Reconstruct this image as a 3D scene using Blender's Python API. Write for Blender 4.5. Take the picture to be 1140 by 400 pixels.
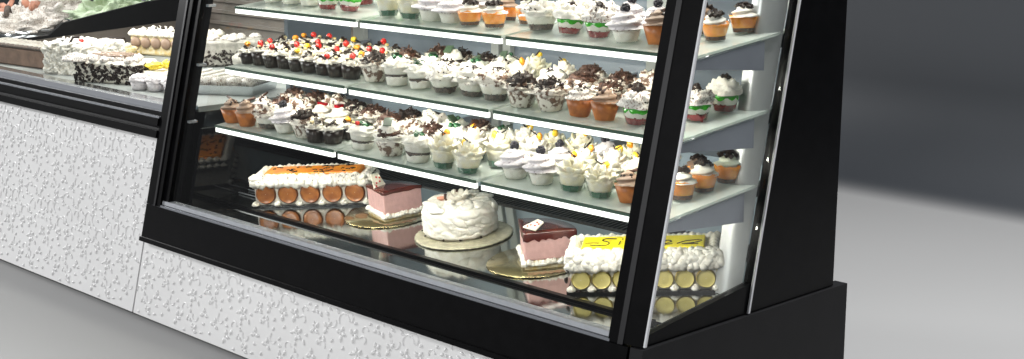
import bpy, math, random
from mathutils import Vector, Matrix
from math import sin, cos, pi, radians
for o in list(bpy.data.objects): bpy.data.objects.remove(o)
scn = bpy.context.scene
COL = scn.collection

# ------------------------------------------------------------------ camera, world, lamps, exposure
cd = bpy.data.cameras.new('camera'); cam = bpy.data.objects.new('camera', cd); COL.objects.link(cam)
cam.matrix_world = Matrix(((0.695385, -0.14478316, 0.70390166, 4.47350792),
                           (0.71863739, 0.14009852, -0.68112605, -2.49477565),
                           (0.0, 0.97949489, 0.201469, 1.5), (0, 0, 0, 1)))
cd.sensor_width = 36.0; cd.sensor_fit = 'HORIZONTAL'; cd.lens = 36.0*1653/1140
cd.clip_start = .05; cd.clip_end = 200
scn.camera = cam
w = bpy.data.worlds.new('World'); scn.world = w; w.use_nodes = True
bg = w.node_tree.nodes['Background']; bg.inputs[0].default_value = (.93, .96, 1, 1); bg.inputs[1].default_value = .10
scn.view_settings.view_transform = 'Standard'; scn.view_settings.look = 'None'
scn.view_settings.exposure = 0; scn.view_settings.gamma = 1
scn.render.engine = 'CYCLES'
cy = scn.cycles; cy.samples = 192; cy.max_bounces = 10; cy.transparent_max_bounces = 40
cy.glossy_bounces = 5; cy.diffuse_bounces = 4; cy.caustics_reflective = False; cy.caustics_refractive = False
cy.sample_clamp_indirect = 6

def area(name, loc, target, size, power, col=(1, 1, 1), sy=None):
    l = bpy.data.lights.new(name, 'AREA'); l.shape = 'RECTANGLE'; l.size = size; l.size_y = sy or size
    l.energy = power; l.color = col
    o = bpy.data.objects.new(name, l); COL.objects.link(o); o.location = loc
    o.rotation_euler = (Vector(target)-Vector(loc)).to_track_quat('-Z', 'Y').to_euler()
    return o
area('front_lamp', (1.6, -4.6, 2.3), (0.5, 0.0, .35), 1.3, 150, (1, 1, 1.0))
area('relief_fill', (-8.0, -3.4, 3.9), (0.3, 0.1, .35), 1.2, 700, (1, 1, 1.0))  # added grazing light to bring out the embossed relief
area('ceiling_lamp', (3.2, 2.0, 5.0), (2.6, 1.6, 0), 1.6, 460, (1, 1, 1.0))
area('case_canopy_lamp', (1.2, .50, 1.46), (1.2, .44, 0), 1.9, 17, (1, .96, .87), .30)
area('counter_fill', (-1.1, .42, 1.36), (-1.1, .70, .70), 1.9, 20, (1, .985, .95), .10)  # added fill that brightens the cakes in the left counter
area('counter_fill', (-1.1, 1.0, 1.44), (-1.1, 1.0, 0), 1.9, 15, (1, .985, .95), .40)  # second added fill, over the rear of the left counter
area('gelato_fill', (-3.1, 1.3, 1.9), (-3.1, 1.3, 0), 1.4, 22, (1, .99, .96), 1.2)  # added fill that brightens the gelato heaps

for y_, z_ in ((.288, 1.069), (.240, .871), (.193, .680)):      # the shelf-edge strips light down and back
    area('shelf_strip_lamp', (1.25, y_+.016, z_-.024), (1.25, y_+.20, z_-.224), 1.9, 4.6, (1, .955, .86), .012)

# ------------------------------------------------------------------ materials
def lin(c):
    return tuple(((x/255)/12.92 if x/255 <= .04045 else ((x/255+.055)/1.055)**2.4) for x in c)
def mat(name, col, rough=.5, metal=0, emis=None, estr=0, sss=0, nscale=0, namt=0, bump=0, bscale=60, coat=0, col2=None, detail=4, spec=.5, thr=(.36, .64)):
    m = bpy.data.materials.new(name); m.use_nodes = True
    nt = m.node_tree; b = nt.nodes['Principled BSDF']
    b.inputs['Base Color'].default_value = (*col, 1); b.inputs['Roughness'].default_value = rough
    b.inputs['Metallic'].default_value = metal; b.inputs['Specular IOR Level'].default_value = spec
    if sss:
        b.inputs['Subsurface Weight'].default_value = sss; b.inputs['Subsurface Radius'].default_value = (.012, .010, .008)
        b.inputs['Subsurface Scale'].default_value = .6
    if coat: b.inputs['Coat Weight'].default_value = coat; b.inputs['Coat Roughness'].default_value = .08
    if emis: b.inputs['Emission Color'].default_value = (*emis, 1); b.inputs['Emission Strength'].default_value = estr
    tc = None
    if nscale or bump:
        tc = nt.nodes.new('ShaderNodeTexCoord')
    if nscale:
        n = nt.nodes.new('ShaderNodeTexNoise'); n.inputs['Scale'].default_value = nscale; n.inputs['Detail'].default_value = detail
        nt.links.new(tc.outputs['Object'], n.inputs['Vector'])
        r = nt.nodes.new('ShaderNodeValToRGB')
        c2 = col2 if col2 else tuple(c*(1-namt) for c in col)
        r.color_ramp.elements[0].position = thr[0]; r.color_ramp.elements[0].color = (*c2, 1)
        r.color_ramp.elements[1].position = thr[1]; r.color_ramp.elements[1].color = (*col, 1)
        nt.links.new(n.outputs['Fac'], r.inputs['Fac']); nt.links.new(r.outputs['Color'], b.inputs['Base Color'])
    if bump:
        n2 = nt.nodes.new('ShaderNodeTexNoise'); n2.inputs['Scale'].default_value = bscale; n2.inputs['Detail'].default_value = 5
        nt.links.new(tc.outputs['Object'], n2.inputs['Vector'])
        bp = nt.nodes.new('ShaderNodeBump'); bp.inputs['Strength'].default_value = bump; bp.inputs['Distance'].default_value = .004
        nt.links.new(n2.outputs['Fac'], bp.inputs['Height']); nt.links.new(bp.outputs['Normal'], b.inputs['Normal'])
    return m
def glass(name, tint=(1, 1, 1), refl=1.0, milk=0.0, milkcol=(.8, .85, .82), ior=1.45, rough=.02):
    m = bpy.data.materials.new(name); m.use_nodes = True; nt = m.node_tree; nt.nodes.clear()
    out = nt.nodes.new('ShaderNodeOutputMaterial')
    t = nt.nodes.new('ShaderNodeBsdfTransparent'); t.inputs[0].default_value = (*tint, 1)
    g = nt.nodes.new('ShaderNodeBsdfGlossy'); g.inputs['Roughness'].default_value = rough; g.inputs['Color'].default_value = (1, 1, 1, 1)
    lw = nt.nodes.new('ShaderNodeLayerWeight'); lw.inputs['Blend'].default_value = .5      # Schlick: same from both sides
    pw = nt.nodes.new('ShaderNodeMath'); pw.operation = 'POWER'; pw.inputs[1].default_value = 5
    nt.links.new(lw.outputs['Facing'], pw.inputs[0])
    mu = nt.nodes.new('ShaderNodeMath'); mu.operation = 'MULTIPLY_ADD'; mu.inputs[1].default_value = .9*refl; mu.inputs[2].default_value = .04*refl
    nt.links.new(pw.outputs[0], mu.inputs[0])
    src = t
    if milk:
        d = nt.nodes.new('ShaderNodeBsdfDiffuse'); d.inputs[0].default_value = (*milkcol, 1)
        mx0 = nt.nodes.new('ShaderNodeMixShader'); mx0.inputs[0].default_value = milk
        nt.links.new(t.outputs[0], mx0.inputs[1]); nt.links.new(d.outputs[0], mx0.inputs[2]); src = mx0
    mx = nt.nodes.new('ShaderNodeMixShader')
    nt.links.new(mu.outputs[0], mx.inputs[0]); nt.links.new(src.outputs[0], mx.inputs[1]); nt.links.new(g.outputs[0], mx.inputs[2])
    nt.links.new(mx.outputs[0], out.inputs[0]); return m

M = {}
M['black'] = mat('black_paint', (.0035, .0035, .004), .30, nscale=30, namt=.3, spec=.08)
M['black_soft'] = mat('black_satin_panel', (.0085, .0085, .0095), .5, nscale=12, namt=.15, spec=.16)
M['post_grey'] = mat('charcoal_trim', (.010, .010, .012), .42, spec=.2)
M['alu'] = mat('brushed_aluminium', (.40, .42, .45), .38, .35, nscale=40, namt=.1)
M['alu_dark'] = mat('dark_aluminium', (.17, .18, .20), .38, .4)
M['black_glass'] = mat('black_glossy_end', (.004, .004, .005), .05, spec=.6)
M['piped_edge'] = mat('painted_edge_glow', (.58, .59, .61), .4)  # pale colour carries the light piped through the glass edges
M['steel'] = mat('polished_steel', (.66, .68, .66), .09, 1, bump=.03, bscale=14)
M['upright'] = mat('satin_upright_steel', (.60, .62, .63), .40, .65, bump=.12, bscale=7)
M['steel_frame'] = mat('satin_steel', (.62, .64, .66), .16, 1, bump=.05, bscale=10)
M['plate'] = mat('pale_bracket_plate', (.34, .36, .42), .3, .3, nscale=4, namt=.2)
M['bracket'] = mat('grey_bracket_metal', (.22, .24, .27), .35, .5)
M['slate'] = mat('slate_back_panel', (.15, .18, .215), .25, nscale=2.5, namt=.45)
M['slate_light'] = mat('light_back_frame', (.33, .35, .34), .35, nscale=4, namt=.3)
M['grille'] = mat('air_grille_black', (.012, .012, .012), .5)
M['panel'] = mat('white_embossed_panel', (.69, .69, .69), .34, nscale=3, namt=.04)
M['taupe'] = mat('taupe_back_lining', (.12, .10, .085), .4, nscale=6, namt=.35)
M['front_glass'] = glass('clear_case_glass', (.985, .995, .985), .8)
M['shelf_glass'] = glass('sheen_shelf_glass', (.90, .95, .91), .9, .52, (.80, .86, .81))  # milky diffuse share paints in strip light reflected off the shelves
M['glass_edge'] = mat('green_glass_edge', (.045, .085, .060), .15)
M['led'] = mat('lit_strip', (.9, .9, .9), .4, emis=(.97, 1.0, .93), estr=1.15)
M['cup'] = glass('clear_plastic_cup', (.98, .985, .98), .8, .03, (.85, .86, .86), 1.45, .06)
M['cream'] = mat('whipped_cream', (.80, .76, .68), .55, sss=.1, bump=.6, bscale=110, nscale=70, col2=(.66, .58, .46), thr=(.28, .56))
M['cream_white'] = mat('white_cream', (.81, .78, .71), .5, sss=.1, bump=.6, bscale=100, nscale=70, col2=(.72, .67, .58), thr=(.28, .56))
M['cream_fleck'] = mat('flecked_white_cream', (.80, .76, .69), .5, sss=.1, bump=.5, bscale=110, nscale=120, col2=(.07, .04, .025), thr=(.33, .40), detail=3)
M['cream_yellow'] = mat('ivory_petal_cream', (.80, .73, .50), .5, sss=.1, col2=(.78, .75, .66), nscale=55, bump=.4, bscale=90)
M['cream_lilac'] = mat('lilac_cream', (.74, .69, .71), .5, sss=.1, bump=.4, bscale=110, nscale=150, col2=(.30, .25, .27), thr=(.30, .42))
M['cream_mint'] = mat('pale_mint_cream', (.62, .66, .54), .5, sss=.2)
M['cream_brown'] = mat('mocha_cream', (.27, .18, .125), .5, sss=.1, bump=.25)
M['cream_grey'] = mat('speckled_cream', (.74, .70, .66), .55, nscale=190, col2=(.20, .13, .09), bump=.5, thr=(.36, .50))
M['cream_choc'] = mat('chocolate_marbled_cream', (.78, .72, .64), .5, nscale=75, col2=(.13, .065, .035), bump=.4, detail=3, thr=(.42, .52))
M['choc'] = mat('dark_chocolate', (.018, .009, .006), .4, bump=.4, bscale=200, spec=.3)
M['choc_milk'] = mat('milk_chocolate', (.075, .028, .014), .55, nscale=60, namt=.55)
M['crumb'] = mat('chocolate_crumb', (.15, .060, .022), .8, nscale=170, col2=(.02, .012, .008), bump=.8, bscale=240)
M['crumb_dark'] = mat('dark_cookie_crumb', (.030, .024, .020), .8, nscale=150, col2=(.13, .09, .07), bump=.8, bscale=240)
M['orange'] = mat('orange_jelly', (.95, .37, .018), .2, sss=.1, nscale=35, col2=(.86, .25, .010), coat=.3)
M['orange_paper'] = mat('orange_brown_wrapper', (.52, .17, .035), .45, nscale=40, col2=(.30, .09, .02))
M['red_jelly'] = mat('red_jelly', (.28, .004, .009), .12, coat=.6, nscale=50, namt=.5)
M['green_jelly'] = mat('green_jelly_stripe', (.05, .48, .02), .15, coat=.5, nscale=50, namt=.3)
M['dark_green_jelly'] = mat('dark_green_jelly', (.008, .085, .040), .1, coat=.8)
M['mint'] = mat('green_candied_fruit', (.010, .10, .030), .2, coat=.6, nscale=90, namt=.6)
M['leaf_choc'] = mat('green_black_leaf_wafer', (.035, .065, .035), .3)
M['cherry'] = mat('red_cherry', (.55, .012, .006), .12, coat=.8)
M['physalis'] = mat('orange_fruit_piece', (.85, .33, .012), .25, coat=.4)
M['yellowfruit'] = mat('yellow_fruit_piece', (.88, .58, .03), .25, coat=.4)
M['berry'] = mat('dark_berry', (.012, .010, .020), .3, bump=1.0, bscale=260)
M['minicup'] = mat('dark_brown_baking_cup', (.022, .013, .009), .33, nscale=60, namt=.4)
M['pink'] = mat('pink_mousse', (.62, .38, .36), .6, sss=.1, nscale=60, namt=.12, bump=.12, bscale=120)
M['glaze'] = mat('dark_red_brown_glaze', (.045, .009, .008), .12, coat=.5, nscale=14, col2=(.11, .022, .016))
M['sponge'] = mat('yellow_sponge_base', (.70, .52, .20), .7, nscale=60, col2=(.78, .70, .50), bump=.5, bscale=150)
M['wafer'] = mat('white_chocolate_wafer', (.84, .79, .66), .4)
M['reddot'] = mat('red_wafer_dot', (.60, .05, .03), .4)
M['gold'] = mat('gold_cake_board', (.50, .42, .22), .16, .9, nscale=3, col2=(.42, .40, .32))
M['doily'] = mat('ivory_cake_board', (.60, .56, .42), .35, .2, nscale=70, col2=(.42, .39, .28), bump=.6, bscale=120)
M['board_black'] = mat('black_cake_board', (.012, .012, .012), .25)
M['medallion'] = mat('caramel_biscuit_disc', (.40, .145, .035), .35, nscale=36, col2=(.24, .075, .018), coat=.3, bump=.25)
M['medallion_rim'] = mat('dark_disc_rim', (.16, .05, .014), .4)
M['lemon'] = mat('pale_yellow_biscuit_disc', (.72, .62, .25), .7, nscale=18, col2=(.60, .51, .17), bump=.15, spec=.2)
M['lemon_rim'] = mat('ochre_disc_rim', (.32, .24, .05), .5)
M['orange_glaze'] = mat('orange_glaze', (.90, .33, .01), .4, coat=.1, nscale=20, col2=(.80, .22, .01))
M['yellow_glaze'] = mat('yellow_glaze', (.95, .80, .015), .45, coat=.05)
M['flakeyellow'] = mat('yellow_petal', (.85, .66, .05), .4)
M['ink'] = mat('chocolate_writing', (.016, .010, .006), .2)
M['gelato_green'] = mat('pistachio_gelato', (.52, .62, .46), .5, nscale=9, col2=(.20, .27, .13), sss=.1, bump=.5, bscale=30)
M['gelato_white'] = mat('white_gelato', (.72, .78, .70), .5, nscale=12, col2=(.46, .58, .45), bump=.4, bscale=30)
M['salmon'] = mat('salmon_fruit', (.66, .30, .20), .4, nscale=25, namt=.4)
M['paper_grey'] = mat('grey_baked_top', (.46, .43, .38), .6, nscale=50, namt=.4)

# ------------------------------------------------------------------ mesh builder
def nz(x, y, z, s=1.0):
    from mathutils import noise
    return noise.noise(Vector((x*s, y*s, z*s)))
class MB:
    def __init__(s): s.v = []; s.f = []; s.mi = []; s.sm = []
    def add(s, v, f, mi=0, smooth=True):
        b = len(s.v); s.v += [tuple(p) for p in v]
        for q in f: s.f.append([b+i for i in q]); s.mi.append(mi); s.sm.append(smooth)
    def box(s, a, b, mi=0):
        x0, y0, z0 = a; x1, y1, z1 = b
        s.hexa([(x0, y0, z0), (x1, y0, z0), (x1, y1, z0), (x0, y1, z0), (x0, y0, z1), (x1, y0, z1), (x1, y1, z1), (x0, y1, z1)], mi)
    def hexa(s, v, mi=0):
        s.add(v, [(0, 3, 2, 1), (4, 5, 6, 7), (0, 1, 5, 4), (1, 2, 6, 5), (2, 3, 7, 6), (3, 0, 4, 7)], mi, False)
    def prism(s, poly, fa, fb, mi=0):       # poly: list of params, fa/fb map them to two end points
        n = len(poly); s.add([fa(p) for p in poly]+[fb(p) for p in poly],
            [tuple(range(n))[::-1], tuple(range(n, 2*n))]+[(i, (i+1) % n, n+(i+1) % n, n+i) for i in range(n)], mi, False)
    def lathe(s, prof, n=24, mi=0, rf=None, zf=None, c=(0, 0, 0), capb=True, capt=True, smooth=True):
        v = []; f = []; m = len(prof)
        for j, (r, z) in enumerate(prof):
            for i in range(n):
                t = 2*pi*i/n; rr = r*(rf(t, j/(m-1)) if rf else 1); zz = z+(zf(t, j/(m-1)) if zf else 0)
                v.append((c[0]+rr*cos(t), c[1]+rr*sin(t), c[2]+zz))
        for j in range(m-1):
            for i in range(n): f.append((j*n+i, j*n+(i+1) % n, (j+1)*n+(i+1) % n, (j+1)*n+i))
        if capb: f.append(tuple(range(n))[::-1])
        if capt: f.append(tuple(range((m-1)*n, m*n)))
        s.add(v, f, mi, smooth)
    def tube(s, pts, r, n=6, mi=0, flat=1):
        v = []; f = []; pts = [Vector(p) for p in pts]; m = len(pts)
        for j, p in enumerate(pts):
            d = (pts[min(j+1, m-1)]-pts[max(j-1, 0)]).normalized()
            up = Vector((0, 0, 1)) if abs(d.z) < .9 else Vector((1, 0, 0))
            a = d.cross(up).normalized(); b = a.cross(d)
            rr = r[j] if isinstance(r, list) else r
            for i in range(n):
                t = 2*pi*i/n; v.append(p+a*cos(t)*rr+b*sin(t)*rr*flat)
        for j in range(m-1):
            for i in range(n): f.append((j*n+i, j*n+(i+1) % n, (j+1)*n+(i+1) % n, (j+1)*n+i))
        f.append(tuple(range(n))[::-1]); f.append(tuple(range((m-1)*n, m*n)))
        s.add(v, f, mi)
    def ell(s, c, r, mi=0, rot=None, n=10, m=6, k=0, seed=0):   # ellipsoid, optional lumpiness
        v = []; f = []; rot = rot or Matrix.Identity(3)
        for j in range(m+1):
            ph = pi*j/m
            for i in range(n):
                t = 2*pi*i/n; p = Vector((sin(ph)*cos(t), sin(ph)*sin(t), cos(ph)))
                if k: p = p*(1+k*nz(p.x*1.7+seed, p.y*1.7, p.z*1.7+seed*.3))
                p = rot@Vector((p.x*r[0], p.y*r[1], p.z*r[2])); v.append((c[0]+p.x, c[1]+p.y, c[2]+p.z))
        for j in range(m):
            for i in range(n): f.append((j*n+i, (j+1)*n+i, (j+1)*n+(i+1) % n, j*n+(i+1) % n))
        s.add(v, f, mi)
    def rosette(s, c, r, h, mi=0, lobes=6, ph=0, n=18):         # small piped star of cream
        v = []; f = []; P = [(0.85, 0), (1.05, .22), (.92, .5), (.6, .78), (.22, 1.0), (.02, 1.08)]
        for j, (q, z) in enumerate(P):
            for i in range(n):
                t = 2*pi*i/n+ph; rr = r*q*(1+.13*cos(lobes*(t+z*.8)))
                v.append((c[0]+rr*cos(t), c[1]+rr*sin(t), c[2]+h*z))
        for j in range(len(P)-1):
            for i in range(n): f.append((j*n+i, j*n+(i+1) % n, (j+1)*n+(i+1) % n, (j+1)*n+i))
        f.append(tuple(range((len(P)-1)*n, len(P)*n)))
        s.add(v, f, mi)
    def mesh(s, name, mats):
        me = bpy.data.meshes.new(name); me.from_pydata(s.v, [], s.f)
        for m in (mats if isinstance(mats, list) else [mats]): me.materials.append(m)
        me.polygons.foreach_set('material_index', s.mi); me.polygons.foreach_set('use_smooth', s.sm); me.update()
        return me
    def build(s, name, mats, parent=None):
        o = bpy.data.objects.new(name, s.mesh(name, mats)); COL.objects.link(o)
        if parent: o.parent = parent
        return o
def rmat(rng): return Matrix.Rotation(rng.uniform(0, 6.28), 3, 'Z')@Matrix.Rotation(rng.uniform(-1.2, 1.2), 3, 'X')@Matrix.Rotation(rng.uniform(-1.2, 1.2), 3, 'Y')
def rbox(mb, c, hx, R, mi=0):
    P = [(-1, -1, -1), (1, -1, -1), (1, 1, -1), (-1, 1, -1), (-1, -1, 1), (1, -1, 1), (1, 1, 1), (-1, 1, 1)]
    mb.hexa([tuple(Vector(c)+R@Vector((p[0]*hx[0], p[1]*hx[1], p[2]*hx[2]))) for p in P], mi)
def empty(name, label, cat, loc=(0, 0, 0), rz=0, group=None, rx=0):
    o = bpy.data.objects.new(name, None); COL.objects.link(o); o.location = loc; o.rotation_euler = (rx, 0, rz)
    o.empty_display_size = .05
    o['label'] = label; o['category'] = cat
    if group: o['group'] = group
    return o

K = .24                       # lean of the whole front: y = K*z
FN = Vector((0, -1, K)).normalized()
def FP(x, z, off=0): return (x, K*z+off, z)

# ------------------------------------------------------------------ setting: floor and studio wall in one room
fmb = MB(); fmb.add([(-12, -9, 0), (14, -9, 0), (14, 3.45, 0), (-12, 3.45, 0)], [(0, 1, 2, 3)], 0, False)
# the far wall meets the floor in a soft cove whose paint passes from floor grey to charcoal
cm = bpy.data.materials.new('charcoal_cove_paint'); cm.use_nodes = True; nt = cm.node_tree; b = nt.nodes['Principled BSDF']
b.inputs['Roughness'].default_value = .6
tc = nt.nodes.new('ShaderNodeTexCoord'); sp = nt.nodes.new('ShaderNodeSeparateXYZ'); mr = nt.nodes.new('ShaderNodeMapRange')
mr.interpolation_type = 'SMOOTHERSTEP'
mr.inputs['From Min'].default_value = 3.42; mr.inputs['From Max'].default_value = 3.68
mx = nt.nodes.new('ShaderNodeMix'); mx.data_type = 'RGBA'
mx.inputs[6].default_value = (.295, .295, .295, 1); mx.inputs[7].default_value = (.030, .034, .040, 1)
nt.links.new(tc.outputs['Object'], sp.inputs[0]); nt.links.new(sp.outputs['Y'], mr.inputs['Value'])
nt.links.new(mr.outputs[0], mx.inputs[0]); nt.links.new(mx.outputs[2], b.inputs['Base Color'])
prof = [(3.45+.5*sin(t*pi/24), .5*(1-cos(t*pi/24))) for t in range(0, 13)]+[(3.96, 5)]
mb = MB(); n = len(prof)
mb.add([(x, y, z) for x in (-12, 14) for (y, z) in prof], [(i, n+i, n+i+1, i+1) for i in range(n-1)], 0, True)
wl = mb.build('back_wall', cm); wl['kind'] = 'structure'
fl = fmb.build('floor', cm); fl['kind'] = 'structure'

# ------------------------------------------------------------------ embossed relief of flowers, leaves and tendrils
def relief(mb, x0, x1, s0, s1, seed):
    """raised pattern on the front plane; (x, s) in metres across / up the slope"""
    L = math.sqrt(1+K*K)
    def P(x, s, h): z = s/L; return (x+FN.x*h, K*z+FN.y*h, z+FN.z*h)
    def leaf(x, s, a, l, wd, h):
        ca, sa = cos(a), sin(a); n = 8; ring = []
        for q, hh, in ((1, -.0002), (.62, h)):
            for i in range(n):
                t = 2*pi*i/n; u = cos(t)*l*.5*q; v = sin(t)*wd*.5*q*(1-.45*cos(t))
                ring.append((x+u*ca-v*sa, s+u*sa+v*ca, hh))
        ring.append((x, s, h*1.15))
        if any(not (x0+.002 < r[0] < x1-.002 and s0+.002 < r[1] < s1-.002) for r in ring): return
        f = [(i, (i+1) % n, n+(i+1) % n, n+i) for i in range(n)]+[(n+i, n+(i+1) % n, 2*n) for i in range(n)]
        mb.add([P(*r) for r in ring], f, 0, True)
    def vine(pts, wd, h):
        m = len(pts); v = []; f = []
        if any(not (x0+.003 < p[0] < x1-.003 and s0+.003 < p[1] < s1-.003) for p in pts): return
        for j, (x, s) in enumerate(pts):
            a = pts[min(j+1, m-1)]; b_ = pts[max(j-1, 0)]; dx, ds = a[0]-b_[0], a[1]-b_[1]; q = math.hypot(dx, ds) or 1
            ww = wd*(1-.6*j/m); nx, ns = -ds/q*ww, dx/q*ww
            v += [P(x+nx, s+ns, -.0002), P(x, s, h), P(x-nx, s-ns, -.0002)]
        for j in range(m-1): f += [(3*j, 3*j+1, 3*j+4, 3*j+3), (3*j+1, 3*j+2, 3*j+5, 3*j+4)]
        mb.add(v, f, 0, True)
    rng = random.Random(11); T = .29; motif = []; used = []
    def spot(dmin):             # even scatter that also keeps its distance across the repeat
        for q in range(400):
            p = (rng.uniform(0, T), rng.uniform(0, T))
            if all(min(abs(p[0]-u[0]), T-abs(p[0]-u[0]))**2+min(abs(p[1]-u[1]), T-abs(p[1]-u[1]))**2 > (dmin+u[2])**2 for u in used): break
        used.append((*p, dmin)); return p
    for k in range(9):          # flowers
        cx, cs = spot(.021); a0 = rng.uniform(0, 6.28); nn = rng.choice([3, 4, 5])
        for i in range(nn):
            a = a0+2*pi*i/nn*rng.uniform(.75, .95); motif.append(('l', cx+.0150*cos(a), cs+.0150*sin(a), a, .022, .0150, .0042))
        motif.append(('l', cx, cs, 0, .008, .008, .004))
    for k in range(17):         # tendrils
        r, a0, d = rng.uniform(.015, .032), rng.uniform(0, 6.28), rng.choice([-1, 1]); cx, cs = spot(.012)
        motif.append(('v', [(cx+r*(1-.045*i)*cos(a0+d*i*.3), cs+r*(1-.045*i)*sin(a0+d*i*.3)) for i in range(13)], .0036, .0032))
    for k in range(40): motif.append(('l', *spot(.0082), rng.uniform(0, 6.28), rng.uniform(.014, .025), rng.uniform(.009, .0125), .0037))
    nx = int((x1-x0)/T)+3; ns = int((s1-s0)/T)+3
    for i in range(-1, nx):
        for j in range(-1, ns):
            ox = x0+i*T+(T*.37 if j % 2 else 0); os_ = s0+j*T
            for q in motif:
                if q[0] == 'l': leaf(ox+q[1], os_+q[2], *q[3:])
                else: vine([(ox+a, os_+b_) for a, b_ in q[1]], q[2], q[3])

# ------------------------------------------------------------------ tall display case
case = empty('display_case', 'tall black pastry display case with sloping glass front and lit glass shelves', 'display case', (0, 0, 0))
def part(mb, name, m, parent=case): return mb.build(name, m, parent)
CT = 1.56                       # top of the case
# lower embossed panel of the tall case
def front_panel(x0, x1, z0, z1, name, parent):
    mb = MB(); mb.prism([(x0, z0), (x1, z0), (x1, z1), (x0, z1)], lambda p: FP(p[0], p[1], 0), lambda p: FP(p[0], p[1], .02))
    L = math.sqrt(1+K*K); relief(mb, x0, x1, z0*L, z1*L, 1)
    return part(mb, name, M['panel'], parent)
front_panel(.0045, 2.20, .012, .267, 'embossed_panel', case)
mb = MB(); mb.box((.01, .06, 0), (2.22, .80, .06)); part(mb, 'plinth', M['black'])
# black front band
mb = MB(); mb.prism([(0, .267), (2.215, .267), (2.215, .386), (0, .386)], lambda p: FP(p[0], p[1], -.014), lambda p: FP(p[0], p[1], .05))
mb.prism([(0, .262), (2.215, .262), (2.215, .276), (0, .276)], lambda p: FP(p[0], p[1], -.022), lambda p: FP(p[0], p[1], -.015))
part(mb, 'front_band', M['black'])
mb = MB(); mb.prism([(.03, .3865), (2.152, .3865), (2.152, .393), (.03, .393)], lambda p: FP(p[0], p[1], -.013), lambda p: FP(p[0], p[1], .02))
part(mb, 'sill_trim', M['alu_dark'])
mb = MB(); mb.prism([(.05, .3945), (2.148, .3945), (2.148, .407), (.05, .407)], lambda p: FP(p[0], p[1], -.006), lambda p: FP(p[0], p[1], .022))
part(mb, 'sill_strip', M['alu'])
# base side: a plate standing a little proud of the upper body
def side_plate(poly, x0, x1, name, m, parent=case):
    mb = MB(); mb.prism(poly, lambda p: (x0, p[0], p[1]), lambda p: (x1, p[0], p[1])); return part(mb, name, m, parent)
side_plate([(.012, .0), (.94, 0), (.94, .388), (.079, .388)], 2.222, 2.262, 'base_side_panel', M['black_soft'])
mb = MB(); mb.box((.01, .90, .0), (2.22, .935, .385)); part(mb, 'base_rear_panel', M['black_soft'])
yb = lambda z: .413+.217*z
side_plate([(yb(.3905), .3905), (.885, .3905), (.895, CT), (yb(CT), CT)], 2.225, 2.252, 'side_panel', M['black'])
side_plate([(.10, .3905), (yb(.39)-.002, .3905), (yb(.47)-.002, .468), (.115, .418)], 2.228, 2.250, 'side_sill', M['black'])
# side glass, with light piped to its polished edges painted as pale strips
side_plate([(K*.42+.012, .424), (yb(.474)-.004, .474), (yb(CT)-.004, CT), (K*CT+.012, CT)], 2.238, 2.244, 'side_glass', M['front_glass'])
for f_ in (lambda z: K*z-.004, lambda z: yb(z)-.003):
    mb = MB(); z0 = .392
    mb.hexa([(2.2525, f_(z0), z0), (2.258, f_(z0), z0), (2.258, f_(z0)+.007, z0), (2.2525, f_(z0)+.007, z0),
             (2.2525, f_(CT), CT), (2.258, f_(CT), CT), (2.258, f_(CT)+.007, CT), (2.2525, f_(CT)+.007, CT)])
    part(mb, 'painted_lit_edge', M['piped_edge'])
# front glass
mb = MB(); mb.prism([(.10, .4085), (2.16, .4085), (2.16, CT), (.10, CT)], lambda p: FP(p[0], p[1], .004), lambda p: FP(p[0], p[1], .010))
part(mb, 'front_glass', M['front_glass'])
# posts (extruded along the sloping front)
def post(poly, z0, z1, name, m, parent=case):
    mb = MB(); mb.prism(poly, lambda p: (p[0], K*z0+p[1], z0), lambda p: (p[0], K*z1+p[1], z1)); return part(mb, name, m, parent)
post([(2.147, -.012), (2.179, -.012), (2.179, .012), (2.147, .012)], .3875, CT, 'corner_post', M['black'])
post([(2.1795, -.0145), (2.194, -.0115), (2.194, .006), (2.1795, .006)], .3875, CT, 'corner_post_bead', M['post_grey'])
post([(2.1945, -.010), (2.2515, -.004), (2.2515, .012), (2.1945, .012)], .3905, CT, 'corner_post_return', M['black'])
post([(.0, -.014), (.085, -.014), (.085, -.004), (.118, -.004), (.118, .045), (.0, .045)], .3875, CT, 'left_post', M['black'])
post([(.050, -.018), (.060, -.018), (.060, -.0145), (.050, -.0145)], .3875, CT, 'post_highlight', M['post_grey'])  # grey strip added for the highlight line down the left post
# roof, back, left end
mb = MB(); mb.box((.0, K*CT-.01, CT+.001), (2.26, .905, CT+.10)); part(mb, 'canopy', M['black'])
bk = .86
mb = MB(); mb.box((.19, bk, .39), (2.2235, bk+.02, CT)); back = part(mb, 'back_panel', M['slate'])
mb = MB(); mb.box((.27, bk-.008, .40), (2.20, bk-.0025, .70)); part(mb, 'brightened_back', mat('brightened_back_blue', (.34, .42, .50), .3, nscale=3, namt=.25), back)  # lighter sheet paints brightness onto the shaded lower back panel
for (xa, xb) in ((.20, .26), (.93, .965), (.985, 1.02), (1.60, 1.64), (1.655, 1.69), (2.10, 2.15)):
    mb = MB(); mb.box((xa, bk-.022, .40), (xb, bk-.002, CT)); part(mb, 'door_stile', M['slate_light'], back)
side_plate([(.14, .39), (.84, .39), (.84, .655), (.20, .655)], .165, .185, 'left_end_panel', M['black_glass'])
side_plate([(.56, .656), (.84, .656), (.84, CT), (.56, CT)], .165, .185, 'left_end_panel', M['slate'])
side_plate([(K*.657+.05, .657), (.558, .657), (.558, CT), (K*CT+.05, CT)], .172, .178, 'left_end_glass', M['front_glass'])
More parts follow.
